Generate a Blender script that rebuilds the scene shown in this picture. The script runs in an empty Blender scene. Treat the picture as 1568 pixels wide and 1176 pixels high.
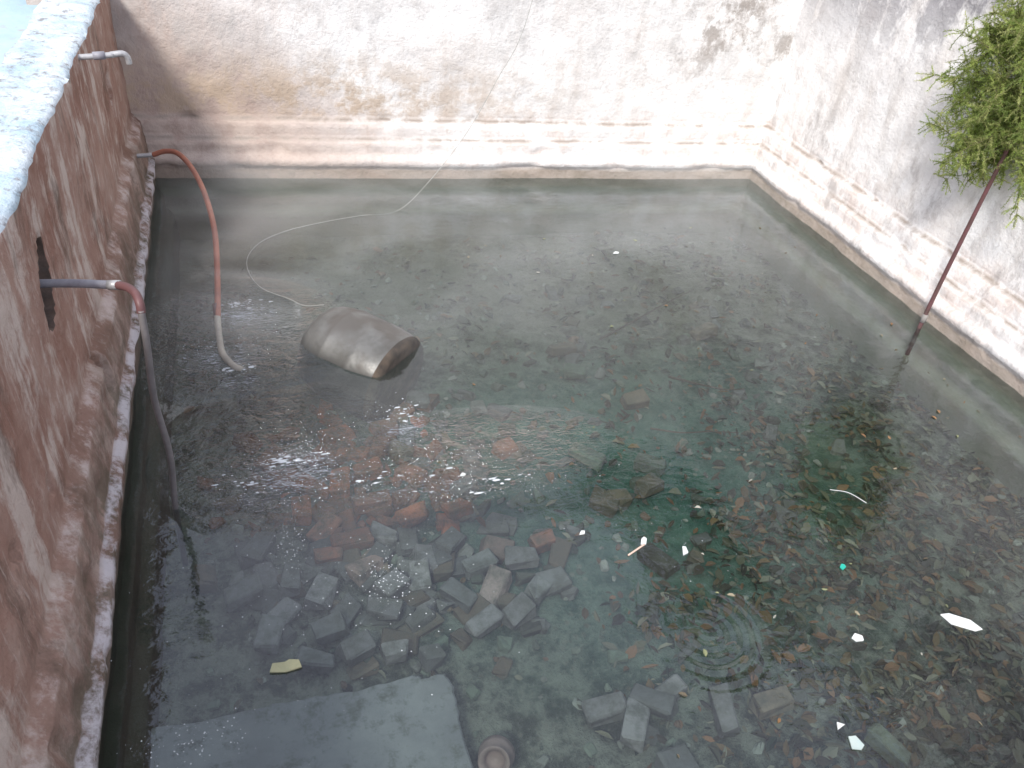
import bpy, math, random, itertools
from mathutils import Vector, Matrix, noise, Euler
random.seed(7)
SC=bpy.context.scene
H=3.4
# ---------------------------------------------------------------- node helper
class NB:
    def __init__(s,name,disp=False):
        s.m=bpy.data.materials.new(name); s.m.use_nodes=True
        s.t=s.m.node_tree; s.t.nodes.clear()
        s.out=s.t.nodes.new('ShaderNodeOutputMaterial')
        s.pos=s.t.nodes.new('ShaderNodeNewGeometry').outputs['Position']
    def n(s,typ,**kw):
        nd=s.t.nodes.new(typ)
        for k,v in kw.items():
            if k.startswith('_'): setattr(nd,k[1:],v)
        for k,v in kw.items():
            if k.startswith('_'): continue
            key=int(k[1:]) if (k[0]=='i' and k[1:].isdigit()) else k.replace('__',' ')
            s.set(nd.inputs[key],v)
        return nd
    def set(s,inp,v):
        if isinstance(v,bpy.types.NodeSocket): s.t.links.new(v,inp)
        else:
            if isinstance(v,tuple) and len(v)==3 and inp.type=='RGBA': v=v+(1,)
            inp.default_value=v
    def noise(s,scale,detail=4,rough=.6,vec=None,dist=0):
        return s.n('ShaderNodeTexNoise',Vector=vec or s.pos,Scale=scale,Detail=detail,Roughness=rough,Distortion=dist).outputs['Fac']
    def map(s,scale=(1,1,1),loc=(0,0,0),rot=(0,0,0),vec=None):
        return s.n('ShaderNodeMapping',Vector=vec or s.pos,Scale=scale,Location=loc,Rotation=rot).outputs[0]
    def rng(s,v,a,b,c=0.,d=1.):
        return s.n('ShaderNodeMapRange',_clamp=True,Value=v,i1=a,i2=b,i3=c,i4=d).outputs[0]
    def math(s,op,a,b=0.,clamp=False):
        return s.n('ShaderNodeMath',_operation=op,_use_clamp=clamp,i0=a,i1=b).outputs[0]
    def mul(s,a,b): return s.math('MULTIPLY',a,b)
    def add(s,a,b): return s.math('ADD',a,b)
    def mix(s,f,a,b,mode='MIX'):
        nd=s.t.nodes.new('ShaderNodeMix'); nd.data_type='RGBA'; nd.blend_type=mode
        s.set(nd.inputs[0],f); s.set(nd.inputs[6],a); s.set(nd.inputs[7],b)
        return nd.outputs[2]
    def sep(s,v=None):
        return s.n('ShaderNodeSeparateXYZ',Vector=v or s.pos).outputs
    def bump(s,h,strength=.5,dist=.02,normal=None):
        nd=s.n('ShaderNodeBump',Height=h,Strength=strength,Distance=dist)
        if normal: s.set(nd.inputs['Normal'],normal)
        return nd.outputs[0]
    def bsdf(s,col,rough=.8,normal=None,metal=0.,spec=.5):
        nd=s.n('ShaderNodeBsdfPrincipled'); s.set(nd.inputs['Base Color'],col)
        s.set(nd.inputs['Roughness'],rough); s.set(nd.inputs['Metallic'],metal)
        s.set(nd.inputs['Specular IOR Level'],spec)
        if normal: s.set(nd.inputs['Normal'],normal)
        return nd.outputs[0]
    def fin(s,sh):
        s.t.links.new(sh,s.out.inputs['Surface']); return s.m
def simple(name,c1,c2,scale=8,rough=.7,metal=0.,bump=.3,bd=.005):
    b=NB(name); f=b.rng(b.noise(scale,4,.65),.35,.65)
    return b.fin(b.bsdf(b.mix(f,c1,c2),rough,b.bump(b.noise(scale*4,3),bump,bd),metal))
# ---------------------------------------------------------------- mesh helper
def mk(name,V,F,mats,midx=None,smooth=False,parent=None):
    me=bpy.data.meshes.new(name); me.from_pydata([tuple(v) for v in V],[],F); me.update()
    if not isinstance(mats,(list,tuple)): mats=[mats]
    for m in mats: me.materials.append(m)
    if midx: me.polygons.foreach_set('material_index',midx)
    if smooth: me.polygons.foreach_set('use_smooth',[True]*len(me.polygons))
    ob=bpy.data.objects.new(name,me); SC.collection.objects.link(ob)
    if parent: ob.parent=parent
    return ob
def empty(name):
    o=bpy.data.objects.new(name,None); SC.collection.objects.link(o); return o
def spline(pts,n=10):
    P=[Vector(p) for p in pts]; P=[P[0]*2-P[1]]+P+[P[-1]*2-P[-2]]; out=[]
    for i in range(1,len(P)-2):
        a,b,c,d=P[i-1:i+3]
        for k in range(n):
            t=k/n
            out.append(.5*((2*b)+(c-a)*t+(2*a-5*b+4*c-d)*t*t+(3*b-a-3*c+d)*t**3))
    out.append(P[-2]); return out
def tube(V,F,path,rad,seg=12,caps=True):
    rads=rad if isinstance(rad,(list,tuple)) else [rad]*len(path)
    b0=len(V); T0=(path[1]-path[0]).normalized()
    up=Vector((0,0,1)) if abs(T0.z)<.9 else Vector((1,0,0))
    N=T0.cross(up).normalized()
    for i,p in enumerate(path):
        T=(path[min(i+1,len(path)-1)]-path[max(i-1,0)]).normalized()
        N=(N-T*N.dot(T)).normalized(); B=T.cross(N)
        for k in range(seg):
            a=2*math.pi*k/seg; V.append(p+(N*math.cos(a)+B*math.sin(a))*rads[i])
    for i in range(len(path)-1):
        for k in range(seg):
            k2=(k+1)%seg
            F.append((b0+i*seg+k,b0+i*seg+k2,b0+(i+1)*seg+k2,b0+(i+1)*seg+k))
    if caps:
        F.append(tuple(b0+k for k in range(seg))[::-1]); e=b0+(len(path)-1)*seg
        F.append(tuple(e+k for k in range(seg)))
def tubeob(name,pts,rad,mat,parent=None,n=10,seg=12,sp=True):
    V=[];F=[]; path=spline(pts,n) if sp else [Vector(p) for p in pts]
    if isinstance(rad,tuple): rad=[rad[0]+(rad[1]-rad[0])*i/(len(path)-1) for i in range(len(path))]
    tube(V,F,path,rad,seg); return mk(name,V,F,mat,smooth=True,parent=parent)
# ---------------------------------------------------------------- materials: walls
def wall_mat(kind):
    b=NB(kind); x,y,z=b.sep()[:3]; mul,add,rng,mix=b.mul,b.add,b.rng,b.mix
    n1=b.noise(1.1,5,.68,dist=.4); n2=b.noise(5,6,.7); n3=b.noise(28,3,.7)
    streak=b.noise(2.2,5,.65,vec=b.map((2.2,2.2,.28)))
    if kind=='red_plaster':
        fine=b.noise(9,4,.7,vec=b.map((3,3,.35)))
        c=mix(rng(n1,.38,.62),(.26,.14,.105),(.36,.235,.19))
        c=mix(rng(n2,.45,.75),c,(.42,.31,.26))
        pe=rng(add(mul(streak,.7),mul(n2,.35)),.52,.60)
        c=mix(mul(pe,.7),c,mix(n3,(.52,.44,.39),(.62,.55,.50)))
        dk=rng(b.noise(1.7,6,.75,vec=b.map((1.5,1.5,.5),(3,1,7))),.54,.66)
        c=mix(mul(dk,.75),c,(.12,.08,.06))
        c=mix(mul(rng(fine,.57,.66),.4),c,(.56,.48,.44))
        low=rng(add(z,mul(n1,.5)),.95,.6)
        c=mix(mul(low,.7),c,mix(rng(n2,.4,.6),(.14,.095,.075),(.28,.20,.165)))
        mold=mul(rng(z,.6,.2),rng(b.noise(3.1,6,.8,vec=b.map(loc=(1,9,2))),.44,.56))
        c=mix(mul(mold,.75),c,(.09,.08,.055))
        salt=mul(mul(rng(z,.135,.165),rng(z,.24,.215)),rng(n2,.43,.55))
        c=mix(mul(salt,.8),c,(.58,.56,.60))
        salt2=mul(mul(rng(z,.47,.50),rng(z,.56,.54)),rng(n2,.5,.62))
        c=mix(mul(salt2,.6),c,(.55,.47,.45))
    else:
        c=mix(rng(n1,.35,.65),(.73,.705,.685),(.86,.855,.845))
        c=mix(mul(rng(n2,.50,.72),.55),c,(.56,.52,.49))
        c=mix(mul(rng(streak,.50,.70),.55),c,(.60,.55,.51))
        c=mix(mul(rng(n3,.55,.7),.35),c,(.50,.47,.44))
        pm=mul(rng(z,.75,.5),rng(add(mul(n1,.55),mul(n2,.45)),.47,.60))
        c=mix(mul(pm,.55),c,mix(n3,(.50,.36,.30),(.72,.63,.57)))
        cv=b.n('ShaderNodeCombineXYZ',X=(y if kind!='back_plaster' else x),Y=add(z,mul(n2,.03)),Z=0.)
        br=b.n('ShaderNodeTexBrick',Vector=cv.outputs[0],Scale=1.,Mortar__Size=.014,Mortar__Smooth=.6,Brick__Width=.25,Row__Height=.085,Color1=(.9,.9,.9),Color2=(.55,.55,.55),Mortar=(0,0,0))
        c=mix(mul(mul(br.outputs['Fac'],rng(z,.75,.55)),mul(rng(n2,.4,.6),.35)),c,(.48,.40,.36))
        if kind=='back_plaster':
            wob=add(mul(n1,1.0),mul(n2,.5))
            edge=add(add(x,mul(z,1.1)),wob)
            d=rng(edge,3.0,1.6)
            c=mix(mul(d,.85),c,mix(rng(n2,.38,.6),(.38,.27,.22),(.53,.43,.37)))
            d2=mul(mul(rng(z,1.2,.8),rng(z,.5,.6)),mul(rng(x,3.6,1.2),rng(n2,.42,.56)))
            c=mix(mul(d2,.75),c,(.48,.37,.27))
            dk=mul(rng(z,.8,1.3),mul(rng(x,3.7,4.4),rng(b.noise(2.4,7,.78,vec=b.map((1,1,.8),(2,4,9))),.49,.59)))
            c=mix(mul(dk,.75),c,(.27,.23,.20))
            gs=mul(rng(z,.8,1.3),rng(b.noise(1.4,6,.75,vec=b.map((1.3,1,.5),(7,4,2))),.48,.62))
            c=mix(mul(gs,.5),c,(.44,.43,.42))
        else:
            dk=mul(rng(z,1.3,2.2),rng(b.noise(1.6,6,.75,vec=b.map((1,1,.6),(5,2,1))),.44,.54))
            c=mix(mul(dk,.8),c,(.19,.18,.20))
            dk=mul(rng(z,2.1,.8),rng(b.noise(2.6,6,.75,vec=b.map((1,1,.45),(5,7,1))),.52,.62))
            c=mix(mul(dk,.55),c,(.34,.31,.29))
        dk=rng(b.noise(1.9,7,.78,vec=b.map((1,1,.8),(9,4,3))),.59,.69)
        c=mix(mul(dk,.5),c,(.40,.35,.31))
        for zz in (.53,.36):
            c=mix(mul(mul(rng(z,zz-.02,zz),rng(z,zz+.03,zz+.005)),rng(n2,.35,.55)),c,(.36,.31,.27))
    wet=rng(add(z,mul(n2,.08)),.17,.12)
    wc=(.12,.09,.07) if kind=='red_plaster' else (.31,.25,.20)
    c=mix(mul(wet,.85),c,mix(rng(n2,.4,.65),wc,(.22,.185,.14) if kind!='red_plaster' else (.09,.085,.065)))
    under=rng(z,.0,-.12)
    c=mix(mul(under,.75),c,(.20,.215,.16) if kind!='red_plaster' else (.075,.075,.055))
    hgt=add(n2,mul(n3,.35))
    return b.fin(b.bsdf(c,.85,b.bump(hgt,.65,.03),spec=.25))
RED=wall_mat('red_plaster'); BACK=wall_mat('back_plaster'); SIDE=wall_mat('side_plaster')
CAV=simple('cavity_painted_shade',(.05,.035,.028),(.10,.065,.05),20)  # shade inside the wall hole, painted as a near-black colour
b=NB('coping_paint'); f=b.rng(b.noise(3,5,.7),.4,.62); c=b.mix(f,(.62,.68,.72),(.40,.52,.60)); c=b.mix(b.rng(b.noise(14,5,.75),.53,.65),c,(.26,.26,.27))
COPE=b.fin(b.bsdf(c,.75,b.bump(b.noise(20,4),.6,.03)))
# ---------------------------------------------------------------- walls
PROF=[(-.62,.32),(-.27,.31),(-.255,.22),(-.11,.215),(-.095,.12),(.12,.115),(.14,.15),(.20,.14),(.22,.095),(.34,.09),(.355,.055),(.51,.045),(.535,0.)]
PROF_L=[(-.62,.26),(-.27,.24),(-.25,.17),(-.11,.165),(-.095,.12),(.12,.115),(.14,.15),(.195,.145),(.225,.10),(.36,.085),(.50,.065),(.555,.0)]
def wall(name,p0,p1,ztop,mat,step=.035,amp=.012,hole=None,thick=.38,topmat=None,back=True,zt2=None,prof=PROF):
    p0=Vector(p0+(0,)) ; p1=Vector(p1+(0,)); L=(p1-p0).length; d=(p1-p0)/L; inn=Vector((-d.y,d.x,0))
    zt2=zt2 or ztop
    rows=[]; pr=prof+[(ztop,0.)]
    for i in range(len(pr)-1):
        (z0,o0),(z1,o1)=pr[i],pr[i+1]; k=max(1,int(math.hypot(z1-z0,o1-o0)/step))
        if z0>2.4: k=max(1,k//3)
        for j in range(k): rows.append((z0+(z1-z0)*j/k,o0+(o1-o0)*j/k))
    rows.append((ztop-.02,0.)); rows.append((ztop,-.02)); ntop=len(rows)
    for j in range(1,7): rows.append((ztop+.005,-thick*j/6))
    if back: rows+= [(ztop-.05,-thick-.01),(.3,-thick-.02),(-.6,-thick-.02)]
    nc=int(L/step)+1; V=[];F=[];mi=[];deep=set()
    for r,(z,o) in enumerate(rows):
        for c in range(nc):
            s=L*c/(nc-1); p=p0+d*s+inn*o
            zz=z
            if z>.56: zz=.56+(z-.56)*((ztop+(zt2-ztop)*c/(nc-1))-.56)/(ztop-.56)
            p.z=zz
            q=p*1.3; w=noise.fractal(q,1.,2.,4)*amp*1.6+noise.noise(p*9)*amp*.6
            w2=noise.fractal(q*2+Vector((9,3,1)),1.,2.,3)*amp*.7
            if r>=ntop-2: w*=1.8; w2+=noise.fractal(p*2.5,1,2,4)*.02
            if .1<z<.56:
                w-=max(0,noise.noise(p*5+Vector((3,8,2)))-.25)*.08
            if hole and r<ntop-2:
                for (hy,hz,ry,rz,tilt,dep) in hole:
                    dz=p.z-hz; dy=(p.y-hy)-dz*tilt
                    e=math.hypot(dy/ry,dz/rz)+noise.noise(p*14)*.25
                    if e<1.05:
                        w-=dep*min(1,(1.05-e)*6)
                        if e<1.0 and dep>.1: deep.add(len(V))
            p+=inn*w; p.z+=w2
            V.append(p)
    for r in range(len(rows)-1):
        for c in range(nc-1):
            a=r*nc+c; f=(a,a+nc,a+nc+1,a+1); F.append(f)
            if topmat and r>=ntop-2 and r<ntop+5: mi.append(1)
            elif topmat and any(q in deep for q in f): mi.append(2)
            else: mi.append(0)
    return mk(name,V,F,[mat]+([topmat,CAV] if topmat else []),mi,smooth=True)
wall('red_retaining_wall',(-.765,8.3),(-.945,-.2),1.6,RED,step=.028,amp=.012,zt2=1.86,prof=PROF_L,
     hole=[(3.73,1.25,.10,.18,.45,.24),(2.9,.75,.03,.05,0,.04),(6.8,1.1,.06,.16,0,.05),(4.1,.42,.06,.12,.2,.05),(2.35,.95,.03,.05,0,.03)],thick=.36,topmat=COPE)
wall('plaster_wall',(5.9,7.14),(-1.4,7.845),4.3,BACK,step=.04,amp=.012)
wall('plaster_wall.001',(5.50,-.2),(5.36,8.0),4.0,SIDE,step=.04,amp=.014)
wall('plaster_wall.002',(-1.2,.25),(6.2,.1),1.5,SIDE,step=.08,amp=.01,thick=.5)
# ---------------------------------------------------------------- ground outside
b=NB('ground_soil'); c=b.mix(b.rng(b.noise(1.5,5),.35,.65),(.24,.19,.14),(.12,.11,.08)); GS=b.fin(b.bsdf(c,.95))
mk('ground',[(-150,-150,-.9),(150,-150,-.9),(150,200,-.9),(-150,200,-.9)],[(0,1,2,3)],GS)
b=NB('pale_blue_cement'); c=b.mix(b.rng(b.noise(2,5),.35,.65),(.46,.60,.66),(.36,.50,.58)); c=b.mix(b.rng(b.noise(9,5,.7),.58,.68),c,(.4,.42,.42))
PB=b.fin(b.bsdf(c,.7,b.bump(b.noise(15,3),.3,.02)))
V=[];F=[]
for i in range(21):
    for j in range(41):
        x=-1.2-i*.25;y=-1+j*.25; V.append((x,y,1.42+noise.noise(Vector((x,y,0)))*.03))
for i in range(20):
    for j in range(40):
        a=i*41+j; F.append((a,a+1,a+42,a+41))
mk('cement_terrace',V,F,PB,smooth=True)
# ---------------------------------------------------------------- pool bed
b=NB('pool_bed_mud'); x,y,z=b.sep()[:3]
n1=b.noise(.8,3,.6,dist=.5); n2=b.noise(6,6,.7); n3=b.noise(45,3,.7)
c=b.mix(b.rng(n1,.35,.65),(.105,.11,.088),(.17,.17,.14))
c=b.mix(b.rng(n2,.45,.68),c,(.25,.25,.205))
c=b.mix(b.rng(n2,.52,.38),c,(.05,.055,.04))
gx=b.math('POWER',b.math('DIVIDE',b.math('SUBTRACT',x,2.5),1.8),2.); gy=b.math('POWER',b.math('DIVIDE',b.math('SUBTRACT',y,3.6),1.5),2.)
g=b.rng(b.math('ADD',b.math('ADD',gx,gy),b.math('MULTIPLY',n1,.8)),2.0,.4)
c=b.mix(b.math('MULTIPLY',g,.78),c,b.mix(n2,(.015,.08,.058),(.06,.20,.15)))
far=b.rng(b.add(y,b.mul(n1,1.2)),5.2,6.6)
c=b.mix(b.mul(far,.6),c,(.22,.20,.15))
vo=b.n('ShaderNodeTexVoronoi',Vector=b.pos,Scale=16.,Randomness=1.)
sp=b.math('MULTIPLY',b.rng(vo.outputs['Distance'],.34,.2),b.rng(b.noise(2.5,3,.6,vec=b.map(loc=(4,4,4))),.47,.62))
c=b.mix(b.math('MULTIPLY',sp,.5),c,b.mix(b.n('ShaderNodeSeparateColor',Color=vo.outputs['Color']).outputs[0],(.10,.07,.045),(.30,.28,.23)))
c=b.mix(b.math('MULTIPLY',b.rng(n3,.6,.74),.45),c,(.34,.34,.28))
BED=b.fin(b.bsdf(c,.95,b.bump(b.math('ADD',n2,b.math('MULTIPLY',n3,.3)),.8,.08)))
V=[];F=[];NX,NY=150,180
def bedz(x,y): return -.52+noise.fractal(Vector((x*.9,y*.9,3)),1,2,4)*.035+.05*math.exp(-((x-.7)**2+(y-3.3)**2)/.8)
for i in range(NX+1):
    for j in range(NY+1):
        x=-1.2+i*7.2/NX;y=0+j*8.4/NY; V.append((x,y,bedz(x,y)))
for i in range(NX):
    for j in range(NY):
        a=i*(NY+1)+j; F.append((a,a+NY+1,a+NY+2,a+1))
mk('pool_bed',V,F,BED,smooth=True)
# ---------------------------------------------------------------- bricks
def attr_mat(name,rough=.85,bump=.4,bd=.01,spec=.3,stain=(.12,.13,.1),stf=.6,s=14,lo=.42,hi=.62):
    b=NB(name); at=b.n('ShaderNodeAttribute',_attribute_name='col').outputs['Color']
    n=b.noise(s,5,.75)
    c=b.mix(b.math('MULTIPLY',b.rng(n,lo,hi),stf),at,stain)
    return b.fin(b.bsdf(c,rough,b.bump(n,bump,bd),spec=spec))
def setcol(ob,cols):
    me=ob.data; ca=me.color_attributes.new('col','FLOAT_COLOR','CORNER'); data=[]
    for p in me.polygons:
        c=cols[p.index]; data+=list(c+(1,))*p.loop_total
    ca.data.foreach_set('color',data)
def brick(V,F,C,x,y,z,yaw,dim,col,tilt=(0,0),chip=.006):
    lx,ly,lz=dim; R=Euler((tilt[0],tilt[1],yaw)).to_matrix()
    bv=.010; idx={}
    for sx,sy,sz in itertools.product((-1,1),repeat=3):
        cj=Vector([random.uniform(-chip,chip) for _ in range(3)])*1.5
        for ax in range(3):
            p=[sx*(lx/2-bv),sy*(ly/2-bv),sz*(lz/2-bv)]; p[ax]+=(sx,sy,sz)[ax]*bv
            p=Vector(p)+cj+Vector([random.uniform(-chip,chip)*.5 for _ in range(3)])
            idx[(sx,sy,sz,ax)]=len(V); V.append(R@p+Vector((x,y,z)))
    def f(*k): F.append(tuple(idx[q] for q in k)); C.append(col)
    for ax in range(3):
        o=[a for a in range(3) if a!=ax]
        for s in (-1,1):
            ks=[]
            for u,v in ((-1,-1),(1,-1),(1,1),(-1,1)):
                t=[0,0,0];t[ax]=s;t[o[0]]=u;t[o[1]]=v; ks.append(tuple(t)+(ax,))
            f(*ks)
        for u in (-1,1):
            for v in (-1,1):
                t0=[0,0,0];t0[o[0]]=u;t0[o[1]]=v;t0[ax]=-1;t1=list(t0);t1[ax]=1
                f(tuple(t0)+(o[0],),tuple(t1)+(o[0],),tuple(t1)+(o[1],),tuple(t0)+(o[1],))
    for sx,sy,sz in itertools.product((-1,1),repeat=3):
        f((sx,sy,sz,0),(sx,sy,sz,1),(sx,sy,sz,2))
G=(.30,.275,.275);G2=(.23,.22,.215);RD=(.47,.17,.095);RD2=(.37,.165,.11);BR=(.25,.19,.14);GN=(.18,.22,.17)
BL=[(1.16,2.81,50,(.44,.33,.30),1.15),(1.05,2.60,20,G,.8),(1.24,2.61,15,G,.8),(1.53,2.80,5,G2,.75),(1.38,2.98,-20,G,.9),(1.26,3.10,-25,(.32,.22,.19),.8),(1.13,3.00,10,G2,.9),
(.77,3.0,75,G,.9),(1.0,3.2,40,G2,.8),(.82,3.11,80,G,.8),(.44,3.34,5,RD2,1),(.28,3.27,5,RD2,.7),(.22,3.02,70,G,1),(.06,3.13,75,G2,.9),(-.09,2.79,80,G2,.9),(-.01,2.94,50,G,.8),
(.22,2.75,10,G2,.8),(.53,2.81,-40,G,.9),(.48,3.13,20,(.32,.22,.19),.9),(.53,2.53,-10,G,.6),(.71,2.45,15,G2,.5),(1.33,3.94,80,G2,.6),(2.13,3.78,-35,GN,1.15),(2.20,3.37,0,BR,.8),(2.07,3.34,-40,BR,.8),
(2.45,3.43,20,BR,.8),(2.57,3.65,-30,GN,.9),(1.60,3.99,20,RD2,.8),(2.40,5.04,15,BR,1.1),(2.4,4.73,-30,GN,.8),(2.75,4.33,0,BR,.9),(2.23,2.83,-60,(.07,.06,.05),1),
(1.53,1.99,0,G,1),(1.63,1.85,50,G,1.1),(1.77,1.95,-40,G2,1),(1.90,1.99,10,G,.8),(2.11,1.80,75,G,1.05),(2.39,1.77,0,BR,1.),(.48,4.35,30,RD,1),(.56,4.13,-10,RD,1),(.35,4.18,60,RD2,1),
(.63,3.95,20,RD,.9),(.27,3.88,-30,RD,1),(.82,4.36,10,RD2,.8),(.44,3.85,80,RD,.9),(1.75,1.61,0,G2,.8),(2.85,1.41,-60,(.26,.28,.22),1.),(1.55,3.09,20,RD2,.7),(.82,3.47,0,RD,.9),(1.11,3.46,10,RD,.7),
(3.77,5.10,20,BR,1.1),(1.11,4.6,-20,G2,.8),(.6,2.95,30,G,.8),(1.4,2.75,40,G2,.7),(.95,2.8,-50,G2,.8),(.35,2.6,30,G,.8),(.13,2.6,-30,G2,.8),(.7,2.7,10,G,.7),(.62,3.35,-25,G,.8),(.3,3.5,35,RD2,.9),(.18,3.7,80,RD,.9),(.6,3.65,10,RD2,1),(.9,3.85,-35,RD2,.8),(1.2,3.65,20,G2,.8),(.75,4.15,60,RD2,.8),(.1,4.0,20,RD2,.8),(-.1,3.4,60,G2,.8),(-.2,3.1,10,G2,.8)]
V=[];F=[];C=[]
for (x,y,yaw,col,s) in BL:
    k=random.uniform(.65,1.2); col=tuple(q*k for q in col)
    L=.23*(s if s<1 else min(s,1.1))*random.uniform(.9,1.03); W=(.12 if s>.72 else .1)*random.uniform(.88,1.05)
    brick(V,F,C,x,y,bedz(x,y)+.05+random.uniform(0,.04),math.radians(yaw+random.uniform(-9,9)),(L,W,.085),col,(random.uniform(-.2,.2),random.uniform(-.2,.2)),.010)
for _ in range(60):      # half-buried lower layer of the heap
    x=random.gauss(.62,.55);y=random.gauss(3.4,.6)
    if x<-.4 or y<2.5: continue
    col=random.choice([RD2,RD2,BR,G2] if y>3.4 else [G2,BR,G,BR]); k=random.uniform(.5,.85)
    brick(V,F,C,x,y,bedz(x,y)+random.uniform(.0,.03),random.uniform(0,6.28),(.23*random.uniform(.6,1),.11,.08),tuple(q*k for q in col),(random.uniform(-.3,.3),random.uniform(-.3,.3)),.012)
for _ in range(380):
    if random.random()<.6: x=random.gauss(.65,.5);y=random.gauss(3.5,.65)
    else: x=random.uniform(.4,4.7);y=random.uniform(1.2,6)
    if x<-.5 or y<2.45 and x<.85 or y>6.6: continue
    s=random.uniform(.2,.7); reddish=(x<1.2 and y>3.3)
    col=random.choice([RD,RD2,RD2,G2,BR] if reddish else [G2,G2,BR,GN,(.27,.26,.24),(.1,.1,.08)])
    k=random.uniform(.5,1.);col=tuple(q*k for q in col)
    brick(V,F,C,x,y,bedz(x,y)+.015,random.uniform(0,6.28),(.2*s,.11*random.uniform(.5,1)*min(1,s*1.6),.06*s+.02),col,(random.uniform(-.35,.35),random.uniform(-.35,.35)),.014*min(1,s*1.5))
ob=mk('brick_rubble',V,F,attr_mat('wet_brick',stain=(.10,.098,.078),stf=.75,bump=.7,s=8,lo=.40,hi=.62)); setcol(ob,C)
b=NB('submerged_concrete'); c=b.mix(b.rng(b.noise(3,5,.7),.35,.65),(.20,.195,.20),(.29,.285,.29)); c=b.mix(b.rng(b.noise(9,6,.8),.50,.64),c,(.12,.12,.105))
CON=b.fin(b.bsdf(c,.9))
V=[];F=[]
outl=[(-.66,1.15),(.74,1.10),(.77,1.6),(.752,1.95),(.775,2.25),(.75,2.33),(.63,2.335),(.60,2.36),(.3,2.345),(-.1,2.37),(-.4,2.36),(-.66,2.385)]
n=len(outl)
ring=[]
for i in range(n):
    a=Vector(outl[i]);c_=Vector(outl[(i+1)%n])
    for k in range(8):
        p=a.lerp(c_,k/8)+Vector((random.uniform(-.006,.006),random.uniform(-.006,.006))); ring.append(p)
m=len(ring)
for zz,sc in ((-.44,1.0),(-.385,1.0),(-.375,.985)):
    for p in ring: V.append((.05+(p.x-.05)*sc,1.75+(p.y-1.75)*sc,zz))
for r in range(2):
    for i in range(m): F.append((r*m+i,r*m+(i+1)%m,(r+1)*m+(i+1)%m,(r+1)*m+i))
F.append(tuple(range(2*m,3*m)))
mk('concrete_slab',V,F,CON)
V=[];F=[]
prof=[(.0,-.06),(.055,-.05),(.09,0),(.085,.05),(.06,.08),(.058,.10),(.078,.115),(.070,.117),(.048,.10),(.05,.07),(.03,.05),(0,.045)]
R=Euler((.7,-.5,0)).to_matrix()
for r,z in prof:
    for k in range(24):
        a=2*math.pi*k/24; V.append(R@Vector((r*math.cos(a),r*math.sin(a),z))+Vector((.90,1.88,-.44)))
for i in range(len(prof)-1):
    for k in range(24): F.append((i*24+k,i*24+(k+1)%24,(i+1)*24+(k+1)%24,(i+1)*24+k))
mk('clay_pot',V,F,simple('clay',(.36,.25,.23),(.25,.18,.16),12),smooth=True)
# ---------------------------------------------------------------- leaves
def leaf(V,F,C,p,size,col,yaw=None,asp=.4,tilt=.35):
    yaw=random.uniform(0,6.28) if yaw is None else yaw
    R=Euler((random.uniform(-tilt,tilt),random.uniform(-tilt,tilt),yaw)).to_matrix(); n=len(V); c=random.uniform(-.15,.3)*size
    for q in ((-.5,0,0),(-.15,asp*.5,c),(.25,asp*.42,c),(.55,0,0),(.25,-asp*.42,c),(-.15,-asp*.5,c)):
        V.append(R@Vector((q[0]*size,q[1]*size,q[2]))+Vector(p))
    F.extend([(n,n+1,n+2,n+3),(n,n+3,n+4,n+5)]); C.extend([col,col])
V=[];F=[];C=[]
cols=[(.13,.08,.045),(.19,.12,.06),(.09,.065,.045),(.17,.145,.10),(.04,.035,.03),(.25,.13,.07),(.25,.23,.175),(.14,.13,.085),(.04,.055,.04),(.05,.04,.03),(.08,.07,.05)]
cnt=0
while cnt<6300:
    x=random.uniform(-.5,5.2);y=random.uniform(.8,7)
    dens=.05+.9*max(0,min(1,(x-1.5)/1.5))*max(.08,min(1,(5.0-y)/2.4))+.25*max(0,noise.noise(Vector((x*1.5,y*1.5,0))))
    dens*=.25+1.4*max(0,noise.noise(Vector((x*2.2,y*2.2,5)))+.3)
    dens*=1-.8*math.exp(-((x-2.6)/1.)**2-((y-3.8)/.9)**2)
    if x<1.6 and y<3.8: dens*=.25
    if x<.8 and y<2.4: dens*=.4
    if random.random()>dens: continue
    cnt+=1; k=random.uniform(.6,1.25); c=tuple(q*k for q in random.choice(cols))
    leaf(V,F,C,(x,y,bedz(x,y)+random.uniform(.008,.05)),random.choice([.03,.04,.05,.07,.09,.10]),c,asp=random.choice([.25,.4,.6]))
ob=mk('leaf_litter',V,F,attr_mat('leaf_litter_mat',stf=.3)); setcol(ob,C)
V=[];F=[];C=[]
for _ in range(200):
    x=random.uniform(.9,5.0);y=random.uniform(1.1,6.2)
    if random.random()>(x/5): continue
    c=random.choice([(.30,.26,.18),(.28,.16,.08),(.15,.12,.07),(.26,.28,.15),(.4,.39,.34),(.12,.10,.07),(.12,.10,.07)])
    leaf(V,F,C,(x,y,random.uniform(.001,.004)),random.uniform(.015,.045),c,asp=random.choice([.25,.5]),tilt=.05)
ob=mk('floating_leaves',V,F,attr_mat('floating_leaf_mat',stf=.2)); setcol(ob,C)
V=[];F=[];C=[]
for _ in range(700):
    x=random.uniform(-.4,5.1);y=random.uniform(1,6.8); s=random.uniform(.008,.03)
    k=random.uniform(.6,1.2);c=tuple(q*k for q in random.choice([(.30,.30,.265),(.19,.21,.17),(.33,.32,.29),(.22,.14,.10)]))
    brick(V,F,C,x,y,bedz(x,y)+s*.3,random.uniform(0,6),(s*2.2,s*1.6,s*1.2),c,(random.uniform(-.4,.4),random.uniform(-.4,.4)),s*.25)
ob=mk('pebbles',V,F,attr_mat('pebble_mat',stf=.3)); setcol(ob,C)
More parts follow.
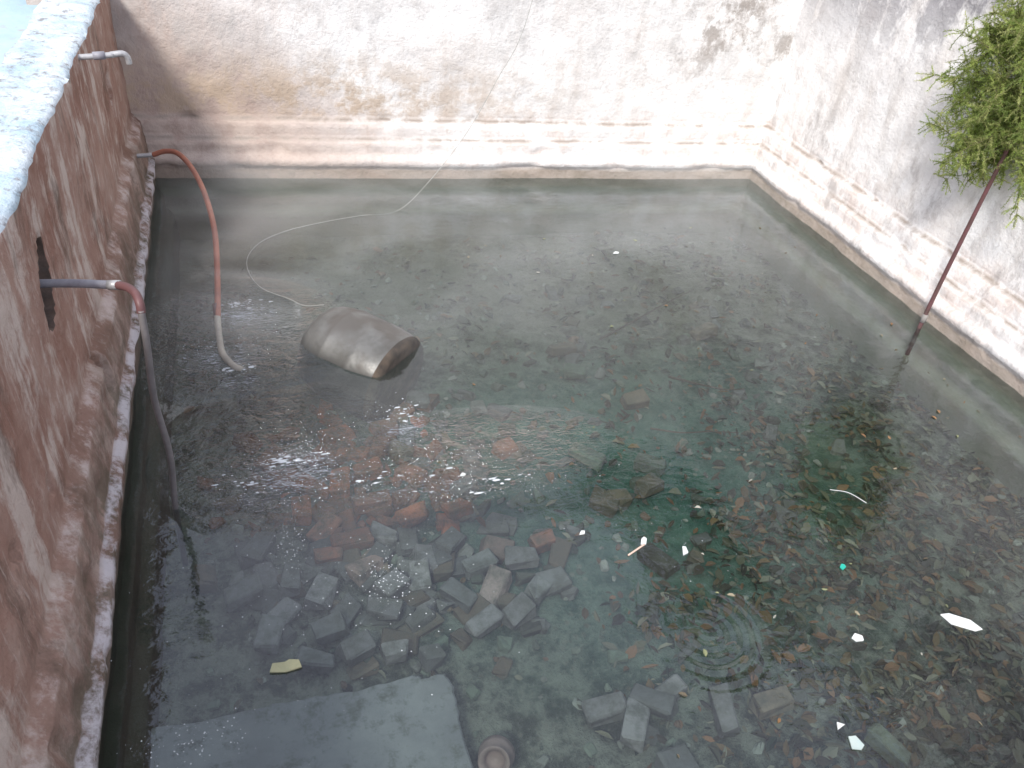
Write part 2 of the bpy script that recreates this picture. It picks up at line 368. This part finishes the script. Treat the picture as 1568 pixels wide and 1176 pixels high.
# ---------------------------------------------------------------- floating litter
WH=simple('white_foam_plastic',(.8,.82,.8),(.68,.72,.72),10,.5,bump=.1)
YL=simple('yellowed_card',(.46,.45,.27),(.36,.37,.23),12,.8,bump=.2)
TEAL=simple('teal_plastic',(.02,.45,.36),(.02,.4,.3),10,.4)
def flat(name,x,y,pts,mat,th=.008,yaw=0,z=.002):
    ca,sa=math.cos(yaw),math.sin(yaw); n=len(pts)
    P=[(x+a*ca-b_*sa,y+a*sa+b_*ca) for a,b_ in pts]
    V=[(a,b_,z+random.uniform(-.001,.002)) for a,b_ in P]+[(a,b_,z+th+random.uniform(-.002,.003)) for a,b_ in P]
    F=[tuple(range(n))[::-1],tuple(range(n,2*n))]+[(i,(i+1)%n,n+(i+1)%n,n+i) for i in range(n)]
    return mk(name,V,F,mat)
flat('foam_board_scrap',3.37,1.72,[(-.07,.085),(-.02,.075),(.055,.0),(.075,-.065),(.03,-.06),(-.06,.02)],WH,yaw=.1)
flat('card_scrap',-.02,2.30,[(-.07,-.015),(-.055,.03),(.0,.022),(.02,.034),(.062,.02),(.07,-.02),(.0,-.03)],YL,yaw=.0)
flat('plastic_scrap',2.75,1.78,[(-.03,.01),(.0,.028),(.03,.005),(.02,-.02),(-.02,-.015)],WH)
flat('plastic_scrap.001',1.93,2.62,[(-.02,-.015),(.0,.02),(.02,.03),(.03,.015),(.01,-.02)],WH)
flat('plastic_scrap.002',2.13,2.51,[(-.02,-.03),(.005,.03),(.02,.02),(.015,-.02)],WH)
flat('plastic_scrap.003',1.62,2.76,[(-.02,-.012),(.0,.012),(.02,.008),(.012,-.012)],WH)
flat('plastic_scrap.004',3.11,5.74,[(-.03,-.01),(.0,.016),(.03,.006),(.02,-.016)],WH)
flat('plastic_scrap.005',2.38,1.30,[(-.03,-.02),(-.01,.035),(.025,.03),(.035,-.02),(.01,-.035)],simple('pale_plastic',(.5,.62,.6),(.6,.66,.62)))
flat('plastic_scrap.006',2.36,1.39,[(-.02,-.015),(.0,.02),(.03,.0)],WH)
flat('plastic_scrap.007',1.09,3.34,[(-.02,-.008),(.0,.012),(.02,.0),(.008,-.012)],WH)
flat('bottle_cap',2.96,2.20,[(-.022,-.006),(-.01,.014),(.012,.014),(.022,0),(.008,-.014)],TEAL,yaw=.7)
tubeob('white_straw',[(3.26,2.75,.004),(3.36,2.70,.005),(3.42,2.60,.004)],.0018,WH)
tubeob('white_straw.001',[(1.81,2.55,.006),(1.93,2.60,.008)],.005,simple('cream',(.75,.55,.45),(.7,.5,.4)))
TW=simple('dark_twig',(.07,.05,.035),(.11,.08,.06),20)
tubeob('fallen_twig',[(2.43,3.56,-.05),(2.6,3.46,-.03),(2.8,3.43,-.03),(3.01,3.40,-.05)],(.007,.003),TW)
tubeob('fallen_twig.001',[(2.5,4.6,-.06),(2.9,4.80,-.05),(3.2,4.95,-.04),(3.55,5.1,-.02)],(.010,.004),TW)
tubeob('fallen_twig.002',[(2.85,4.12,-.1),(3.0,4.02,-.1),(3.2,3.9,-.1),(3.35,3.88,-.1)],(.010,.004),TW)
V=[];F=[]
def bub_or_glint(x,y,r,ex=1,h=.5):
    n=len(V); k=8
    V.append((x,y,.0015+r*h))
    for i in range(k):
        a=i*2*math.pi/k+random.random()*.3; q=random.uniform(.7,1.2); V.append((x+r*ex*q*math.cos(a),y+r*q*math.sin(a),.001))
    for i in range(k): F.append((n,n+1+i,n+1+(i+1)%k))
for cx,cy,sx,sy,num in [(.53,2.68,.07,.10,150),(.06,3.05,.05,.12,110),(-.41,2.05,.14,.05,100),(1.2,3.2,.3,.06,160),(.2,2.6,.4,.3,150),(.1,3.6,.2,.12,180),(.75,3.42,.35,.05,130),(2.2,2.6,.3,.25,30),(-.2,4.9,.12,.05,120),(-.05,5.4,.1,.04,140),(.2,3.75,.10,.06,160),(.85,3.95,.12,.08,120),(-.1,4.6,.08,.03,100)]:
    for _ in range(num): bub_or_glint(random.gauss(cx,sx),random.gauss(cy,sy),random.choice([.0012,.0018,.0024,.0035]))
for cx,cy,sx,sy,num in [(.12,3.68,.09,.04,36),(-.12,3.5,.07,.05,16),(.85,3.97,.07,.05,18),(-.02,5.4,.06,.03,20),(-.12,4.62,.05,.02,16),(1.2,3.25,.22,.03,20),(.7,3.4,.2,.04,12)]:  # flat pale flecks among the bubbles, standing in for sky glints on ripples
    for _ in range(num): bub_or_glint(random.gauss(cx,sx),random.gauss(cy,sy),random.uniform(.002,.008),random.uniform(1.5,4),.15)
b=NB('foam_glint_pale'); FO=b.fin(b.bsdf((.6,.64,.67),.35))
mk('foam_and_glints',V,F,FO,smooth=True)
# ---------------------------------------------------------------- drum
b=NB('dull_metal'); n=b.noise(7,5,.7)
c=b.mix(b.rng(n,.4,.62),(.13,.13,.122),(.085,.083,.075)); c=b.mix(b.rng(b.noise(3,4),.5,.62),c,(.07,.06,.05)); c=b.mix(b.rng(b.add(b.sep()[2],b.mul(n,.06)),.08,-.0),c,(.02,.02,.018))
DM=b.fin(b.bsdf(c,b.rng(n,.3,.7,.36,.55),b.bump(b.noise(11,4),.4,.008),.1,.8))
b=NB('dark_lid'); DI=b.fin(b.bsdf(b.mix(b.rng(b.noise(9,4),.35,.65),(.05,.042,.036),(.11,.085,.065)),.85,spec=.2))
V=[];F=[];mi=[];S=56
prof=[(0,-.37),(.12,-.37),(.19,-.36),(.245,-.335),(.285,-.30),(.315,-.25),(.334,-.18),(.344,-.125),(.348,-.115),(.347,-.10),(.351,.0),(.354,.10),(.357,.115),(.355,.13),(.353,.2),(.348,.28),(.343,.32),(.33,.35),(.31,.365),(.29,.37),(.2,.373),(.1,.375),(0,.375)]
ax=Vector((.68,-.72,-.10)).normalized(); up=Vector((0,0,1)); sd=ax.cross(up).normalized(); u2=sd.cross(ax)
ctr=Vector((.70,4.80,-.175))
for r,l in prof:
    for k in range(S):
        a=2*math.pi*k/S; rr=r*(1+.015*noise.noise(Vector((math.cos(a)*2,math.sin(a)*2,l*4))))
        V.append(ctr+ax*l+sd*rr*math.cos(a)+u2*rr*math.sin(a))
for i in range(len(prof)-1):
    for k in range(S): F.append((i*S+k,i*S+(k+1)%S,(i+1)*S+(k+1)%S,(i+1)*S+k)); mi.append(1 if i>=16 else 0)
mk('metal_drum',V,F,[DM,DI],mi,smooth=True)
# ---------------------------------------------------------------- pipes & hoses
GP=simple('grey_pvc',(.30,.30,.33),(.22,.21,.24),15,.5); OR=simple('orange_hose',(.42,.16,.10),(.30,.12,.085),10,.5,bump=.1)
MR=simple('maroon_rubber',(.15,.07,.07),(.11,.05,.05),10,.5); DK=simple('dark_hose',(.20,.185,.185),(.14,.13,.13),10,.5); WM=simple('white_metal',(.5,.5,.5),(.36,.36,.37),20,.4,.3)
e=empty('orange_hose')
tubeob('hose',[(-.60,7.08,.46),(-.50,7.05,.50),(-.40,6.97,.51),(-.30,6.7,.50),(-.22,6.35,.45),(-.17,5.9,.37),(-.175,5.55,.25),(-.20,5.25,.09),(-.21,5.17,.03)],.021,OR,e)
tubeob('nozzle_tail',[(-.208,5.20,.05),(-.21,5.08,.01),(-.205,4.92,.004),(-.19,4.78,.006),(-.13,4.64,.008),(-.08,4.60,.0)],.022,simple('tail_grey',(.42,.39,.33),(.30,.28,.24)),e)
tubeob('spout',[(-.84,7.08,.45),(-.70,7.08,.455),(-.56,7.08,.465)],.018,WM,e)
tubeob('collar',[(-.212,5.27,.10),(-.209,5.20,.05)],.024,MR,e,n=2)
e=empty('water_pipe')
tubeob('pipe',[(-1.10,3.755,1.245),(-.80,3.70,1.262),(-.58,3.64,1.27)],.020,GP,e)
tubeob('collar',[(-.60,3.645,1.268),(-.545,3.63,1.272)],.023,WM,e,n=2)
tubeob('elbow',[(-.56,3.633,1.272),(-.51,3.58,1.285),(-.475,3.52,1.285),(-.46,3.47,1.265),(-.458,3.45,1.225)],.020,MR,e)
tubeob('hose',[(-.458,3.45,1.24),(-.462,3.43,1.05),(-.478,3.42,.75),(-.462,3.42,.38),(-.49,3.42,.0),(-.50,3.41,-.45)],.0165,DK,e)
e=empty('steel_spout')
tubeob('pipe',[(-1.0,5.78,1.63),(-.8,5.80,1.635),(-.62,5.83,1.64)],.018,WM,e)
tubeob('collar',[(-.74,5.815,1.637),(-.67,5.825,1.639)],.025,GP,e,n=2)
tubeob('elbow',[(-.64,5.83,1.64),(-.57,5.84,1.645),(-.545,5.845,1.62),(-.54,5.85,1.58)],.019,WM,e)
ST=simple('string_fibre',(.42,.42,.39),(.33,.33,.3),30)
tubeob('nylon_string',[(2.9,7.42,2.9),(2.62,7.25,1.55),(2.35,7.13,1.05),(2.05,7.0,.6),(1.7,6.88,.22),(1.39,6.76,.004),(1.05,6.70,.003),(.73,6.62,.003),(.4,6.5,.003),(.17,6.33,.003),(.05,6.1,.003),(.04,5.85,.003),(.12,5.6,.003),(.3,5.42,.003),(.40,5.3,.01),(.52,5.1,.13)],.0028,ST,seg=6)
PO=simple('pole_maroon',(.14,.055,.06),(.09,.05,.045),10,.5)
e=empty('wooden_pole')
tubeob('shaft',[(5.16,4.22,-.5),(5.165,4.23,.3),(5.19,4.24,1.0),(5.22,4.25,1.5),(5.25,4.27,2.2)],(.018,.013),PO,e)
tubeob('foot_collar',[(5.162,4.222,.06),(5.164,4.226,.13)],.023,simple('grey_rag',(.3,.28,.26),(.2,.19,.18)),e,n=2)
# ---------------------------------------------------------------- shrub
b=NB('feathery_foliage'); at=b.n('ShaderNodeAttribute',_attribute_name='col').outputs['Color']
d=b.bsdf(at,.6); tr=b.n('ShaderNodeBsdfTranslucent',Color=b.mix(.6,at,(.30,.36,.06),'ADD')).outputs[0]
FOL=b.fin(b.n('ShaderNodeMixShader',Fac=.5,i1=d,i2=tr).outputs[0])
V=[];F=[];C=[];BV=[];BF=[]
cc=Vector((5.40,4.38,2.0))
def spray(p,dr,L,lev=0):
    pts=[p.copy()]; d=dr.normalized(); nseg=7; q=p.copy()
    for i in range(nseg):
        d=(d+Vector((random.uniform(-.18,.18),random.uniform(-.18,.18),random.uniform(-.18,.12)-.02))).normalized()
        q=q+d*L/nseg; pts.append(q.copy())
    tube(BV,BF,pts,[.002*(1-i/9) if lev else .0045*(1-i/10) for i in range(len(pts))],4,False)
    if lev==0:
        for i in range(1,len(pts)):
            for _ in range(5):
                dd=(pts[i]-pts[i-1]).normalized()*.4+Vector([random.gauss(0,.6) for _ in range(3)])
                spray(pts[i],dd,L*random.uniform(.25,.42),1)
    else:
        tone=random.uniform(.7,1.6); base=random.choice([(.22,.29,.08),(.32,.38,.12),(.15,.21,.06),(.36,.38,.16)])
        for i in range(1,len(pts)):
            for _ in range(8):
                pp=pts[i-1].lerp(pts[i],random.random()); dd=((pts[i]-pts[i-1]).normalized()*.5+Vector([random.gauss(0,.6) for _ in range(3)])).normalized()
                l=random.uniform(.010,.026); w=dd.cross(Vector([random.gauss(0,1) for _ in range(3)])).normalized()*.0022
                n=len(V); V.extend([pp-w,pp+w,pp+dd*l]); F.append((n,n+1,n+2)); C.append(tuple(t*tone for t in base))
for _ in range(140):
    a=random.uniform(0,6.28); el=random.uniform(-1.1,1.3)
    dr=Vector((math.cos(a)*math.cos(el)-.15,math.sin(a)*math.cos(el),math.sin(el)))
    s=cc+Vector((random.uniform(-.28,.1),random.uniform(-.30,.30),random.uniform(-.65,.4)))
    spray(s,dr,random.uniform(.22,.44))
tube(BV,BF,spline([(5.45,4.5,1.25),(5.38,4.42,1.55),(5.34,4.38,1.9),(5.3,4.36,2.4)],6),.014,6)
e=empty('feathery_shrub')
ob=mk('foliage',V,F,FOL,parent=e); setcol(ob,C)
mk('branches',BV,BF,simple('shrub_stem',(.16,.15,.07),(.12,.10,.05)),parent=e,smooth=True)
# ---------------------------------------------------------------- overhanging tree behind the right wall
b=NB('broad_foliage'); at=b.n('ShaderNodeAttribute',_attribute_name='col').outputs['Color']
BFO=b.fin(b.bsdf(at,.6))
V=[];F=[];C=[];BV=[];BF=[]
base=Vector((8.2,8.3,-.9)); 
tube(BV,BF,spline([base,(8.1,8.2,1.5),(8.0,8.0,3.4),(7.9,7.8,5.5)],6),[.3-.008*i for i in range(19)],10)
lobes=[(7.2,6.6,6.2,1.5),(8.6,7.6,7.0,1.9),(6.6,8.4,6.2,1.3),(9.2,6.2,5.6,1.6),(7.8,8.2,8.2,1.5),(7.6,5.2,5.4,1.2),(9.8,8.8,7.4,1.6),(8.8,4.4,5.2,1.2),(5.0,9.6,6.0,1.3)]
for lx,ly,lz,r in lobes:
    tube(BV,BF,spline([(8.0,8.0,3.6),((lx+8)/2,(ly+8)/2,(lz+3.9)/2+.3),(lx,ly,lz)],5),[.13-.01*i for i in range(11)],6)
    for _ in range(int(1700*r)):
        v=Vector([random.gauss(0,1) for _ in range(3)]).normalized()*r*random.uniform(.45,1.1)**.6
        v.z*=.8; p=Vector((lx,ly,lz))+v
        if noise.noise(p*1.6)<-.12: continue
        k=random.uniform(.6,1.3)
        leaf(V,F,C,p,random.uniform(.12,.22),(.05*k,.085*k,.025*k),tilt=1.4,asp=.5)
e=empty('broadleaf_tree')
ob=mk('crown',V,F,BFO,parent=e); setcol(ob,C); mk('trunk',BV,BF,TW,parent=e,smooth=True)
# ---------------------------------------------------------------- water
b=NB('pool_water'); x,y,z=b.sep()[:3]
def gmask(cx,cy,rx,ry,s0=1.,s1=0.):
    a=b.math('POWER',b.math('DIVIDE',b.math('SUBTRACT',x,cx),rx),2.); c_=b.math('POWER',b.math('DIVIDE',b.math('SUBTRACT',y,cy),ry),2.)
    return b.rng(b.math('ADD',a,c_),s0,s1)
rip=b.noise(9,3,.55,vec=b.map((1,1.5,1),rot=(0,0,.2)),dist=.6); rf=b.noise(30,2,.6,vec=b.map((1,1.8,1)),dist=.8); sw=b.noise(2.2,1,.5)
m1=b.math('MAXIMUM',gmask(.1,3.75,.75,.7),gmask(-.1,5.0,.8,.8)); m1=b.math('MAXIMUM',m1,b.math('MULTIPLY',gmask(1.1,3.5,1.1,.45),1.))
def rings(cx,cy,fr,R):
    dx=b.math('SUBTRACT',x,cx); dy=b.math('SUBTRACT',y,cy)
    r=b.math('SQRT',b.add(b.mul(dx,dx),b.mul(dy,dy)))
    side=b.rng(b.add(b.add(dx,b.mul(dy,-1.)),b.mul(rip,.3)),.05,.4)
    return b.mul(b.mul(b.math('SINE',b.mul(r,fr)),b.rng(r,R,R*.5)),side)
h=b.add(b.mul(sw,.25),b.mul(rip,b.add(.12,b.mul(m1,2.8))))
h=b.add(h,b.mul(rf,b.add(.01,b.mul(m1,1.2))))
h=b.add(h,b.mul(rings(2.0,2.0,95.,.36),.16))
nrm=b.bump(h,.6,.04)
fr=b.n('ShaderNodeFresnel',IOR=1.45,Normal=nrm).outputs[0]
gl=b.n('ShaderNodeBsdfGlossy',Roughness=.015,Color=(.90,.92,1),Normal=nrm).outputs[0]
tp=b.n('ShaderNodeBsdfTransparent',Color=(.84,.95,.91)).outputs[0]
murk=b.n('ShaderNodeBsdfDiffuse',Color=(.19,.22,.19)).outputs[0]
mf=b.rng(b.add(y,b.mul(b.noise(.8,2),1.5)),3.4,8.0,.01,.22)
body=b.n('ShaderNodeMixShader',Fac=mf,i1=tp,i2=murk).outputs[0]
WAT=b.fin(b.n('ShaderNodeMixShader',Fac=b.math('MULTIPLY',fr,1.75,True),i1=body,i2=gl).outputs[0])
mk('water',[(-1.1,.15,0),(5.55,.15,0),(5.55,7.9,0),(-1.1,7.9,0)],[(0,1,2,3)],WAT)
# ---------------------------------------------------------------- steam : a thin drifting veil, thickest by the hot inlet
b=NB('steam_veil'); x,y,z=b.sep()[:3]
nz=b.noise(.8,2,.5,vec=b.map((1,1.2,1),(3,1,0)),dist=.6)
a=b.add(b.rng(nz,.42,.70,.0,.15),.012)
a=b.mul(a,b.rng(b.math('SUBTRACT',y,b.mul(x,.4)),2.8,5.2,.15,1.))
edge=b.mul(b.mul(b.rng(x,-.72,-.2),b.rng(x,5.2,4.3)),b.mul(b.rng(y,.9,2.),b.rng(y,7.4,6.4)))
a=b.mul(a,edge)
df=b.n('ShaderNodeBsdfDiffuse',Color=(.78,.79,.78)).outputs[0]
SM=b.fin(b.n('ShaderNodeMixShader',Fac=a,i1=b.n('ShaderNodeBsdfTransparent').outputs[0],i2=df).outputs[0])
V=[];F=[]
for i in range(25):
    for j in range(29):
        x=-.75+i*6.0/24;y=.8+j*6.6/28
        V.append((x,y,.55+noise.noise(Vector((x*.8,y*.8,3.7)))*.12))
for i in range(24):
    for j in range(28):
        q=i*29+j; F.append((q,q+29,q+30,q+1))
mk('steam',V,F,SM,smooth=True)
# ---------------------------------------------------------------- world + sun (bright hazy sky)
sd=Vector((-.46,-.50,.73)).normalized()
w=bpy.data.worlds.new('World'); SC.world=w; w.use_nodes=True; nt=w.node_tree; bg=nt.nodes['Background']
sk=nt.nodes.new('ShaderNodeTexSky'); sk.sky_type='NISHITA'; sk.sun_disc=False
sk.sun_elevation=math.asin(sd.z); sk.sun_rotation=math.atan2(sd.x,sd.y); sk.dust_density=3
mx=nt.nodes.new('ShaderNodeMix'); mx.data_type='RGBA'; mx.inputs[7].default_value=(7.6,7.9,9.3,1); mx.inputs[0].default_value=.8
nt.links.new(sk.outputs[0],mx.inputs[6]); nt.links.new(mx.outputs[2],bg.inputs[0]); bg.inputs[1].default_value=.15
l=bpy.data.lights.new('sun','SUN'); l.energy=3.9; l.angle=math.radians(12); l.color=(1,.96,.90)
lo=bpy.data.objects.new('sun',l); SC.collection.objects.link(lo); lo.rotation_euler=sd.to_track_quat('Z','Y').to_euler()
# ---------------------------------------------------------------- camera
cam=bpy.data.cameras.new('camera'); cam.lens=29.0; cam.sensor_width=36; cam.clip_end=1000; cam.clip_start=.05
co=bpy.data.objects.new('camera',cam); SC.collection.objects.link(co)
R=Vector((.949,-.300,.0949)).normalized(); Fw=Vector((.2938,.7375,-.608)).normalized(); U=R.cross(Fw).normalized()
M=Matrix((R,U,-Fw)).transposed().to_4x4(); M.translation=Vector((0,0,H)); co.matrix_world=M
SC.camera=co
SC.view_settings.view_transform='Standard'; SC.view_settings.look='None'; SC.view_settings.exposure=0
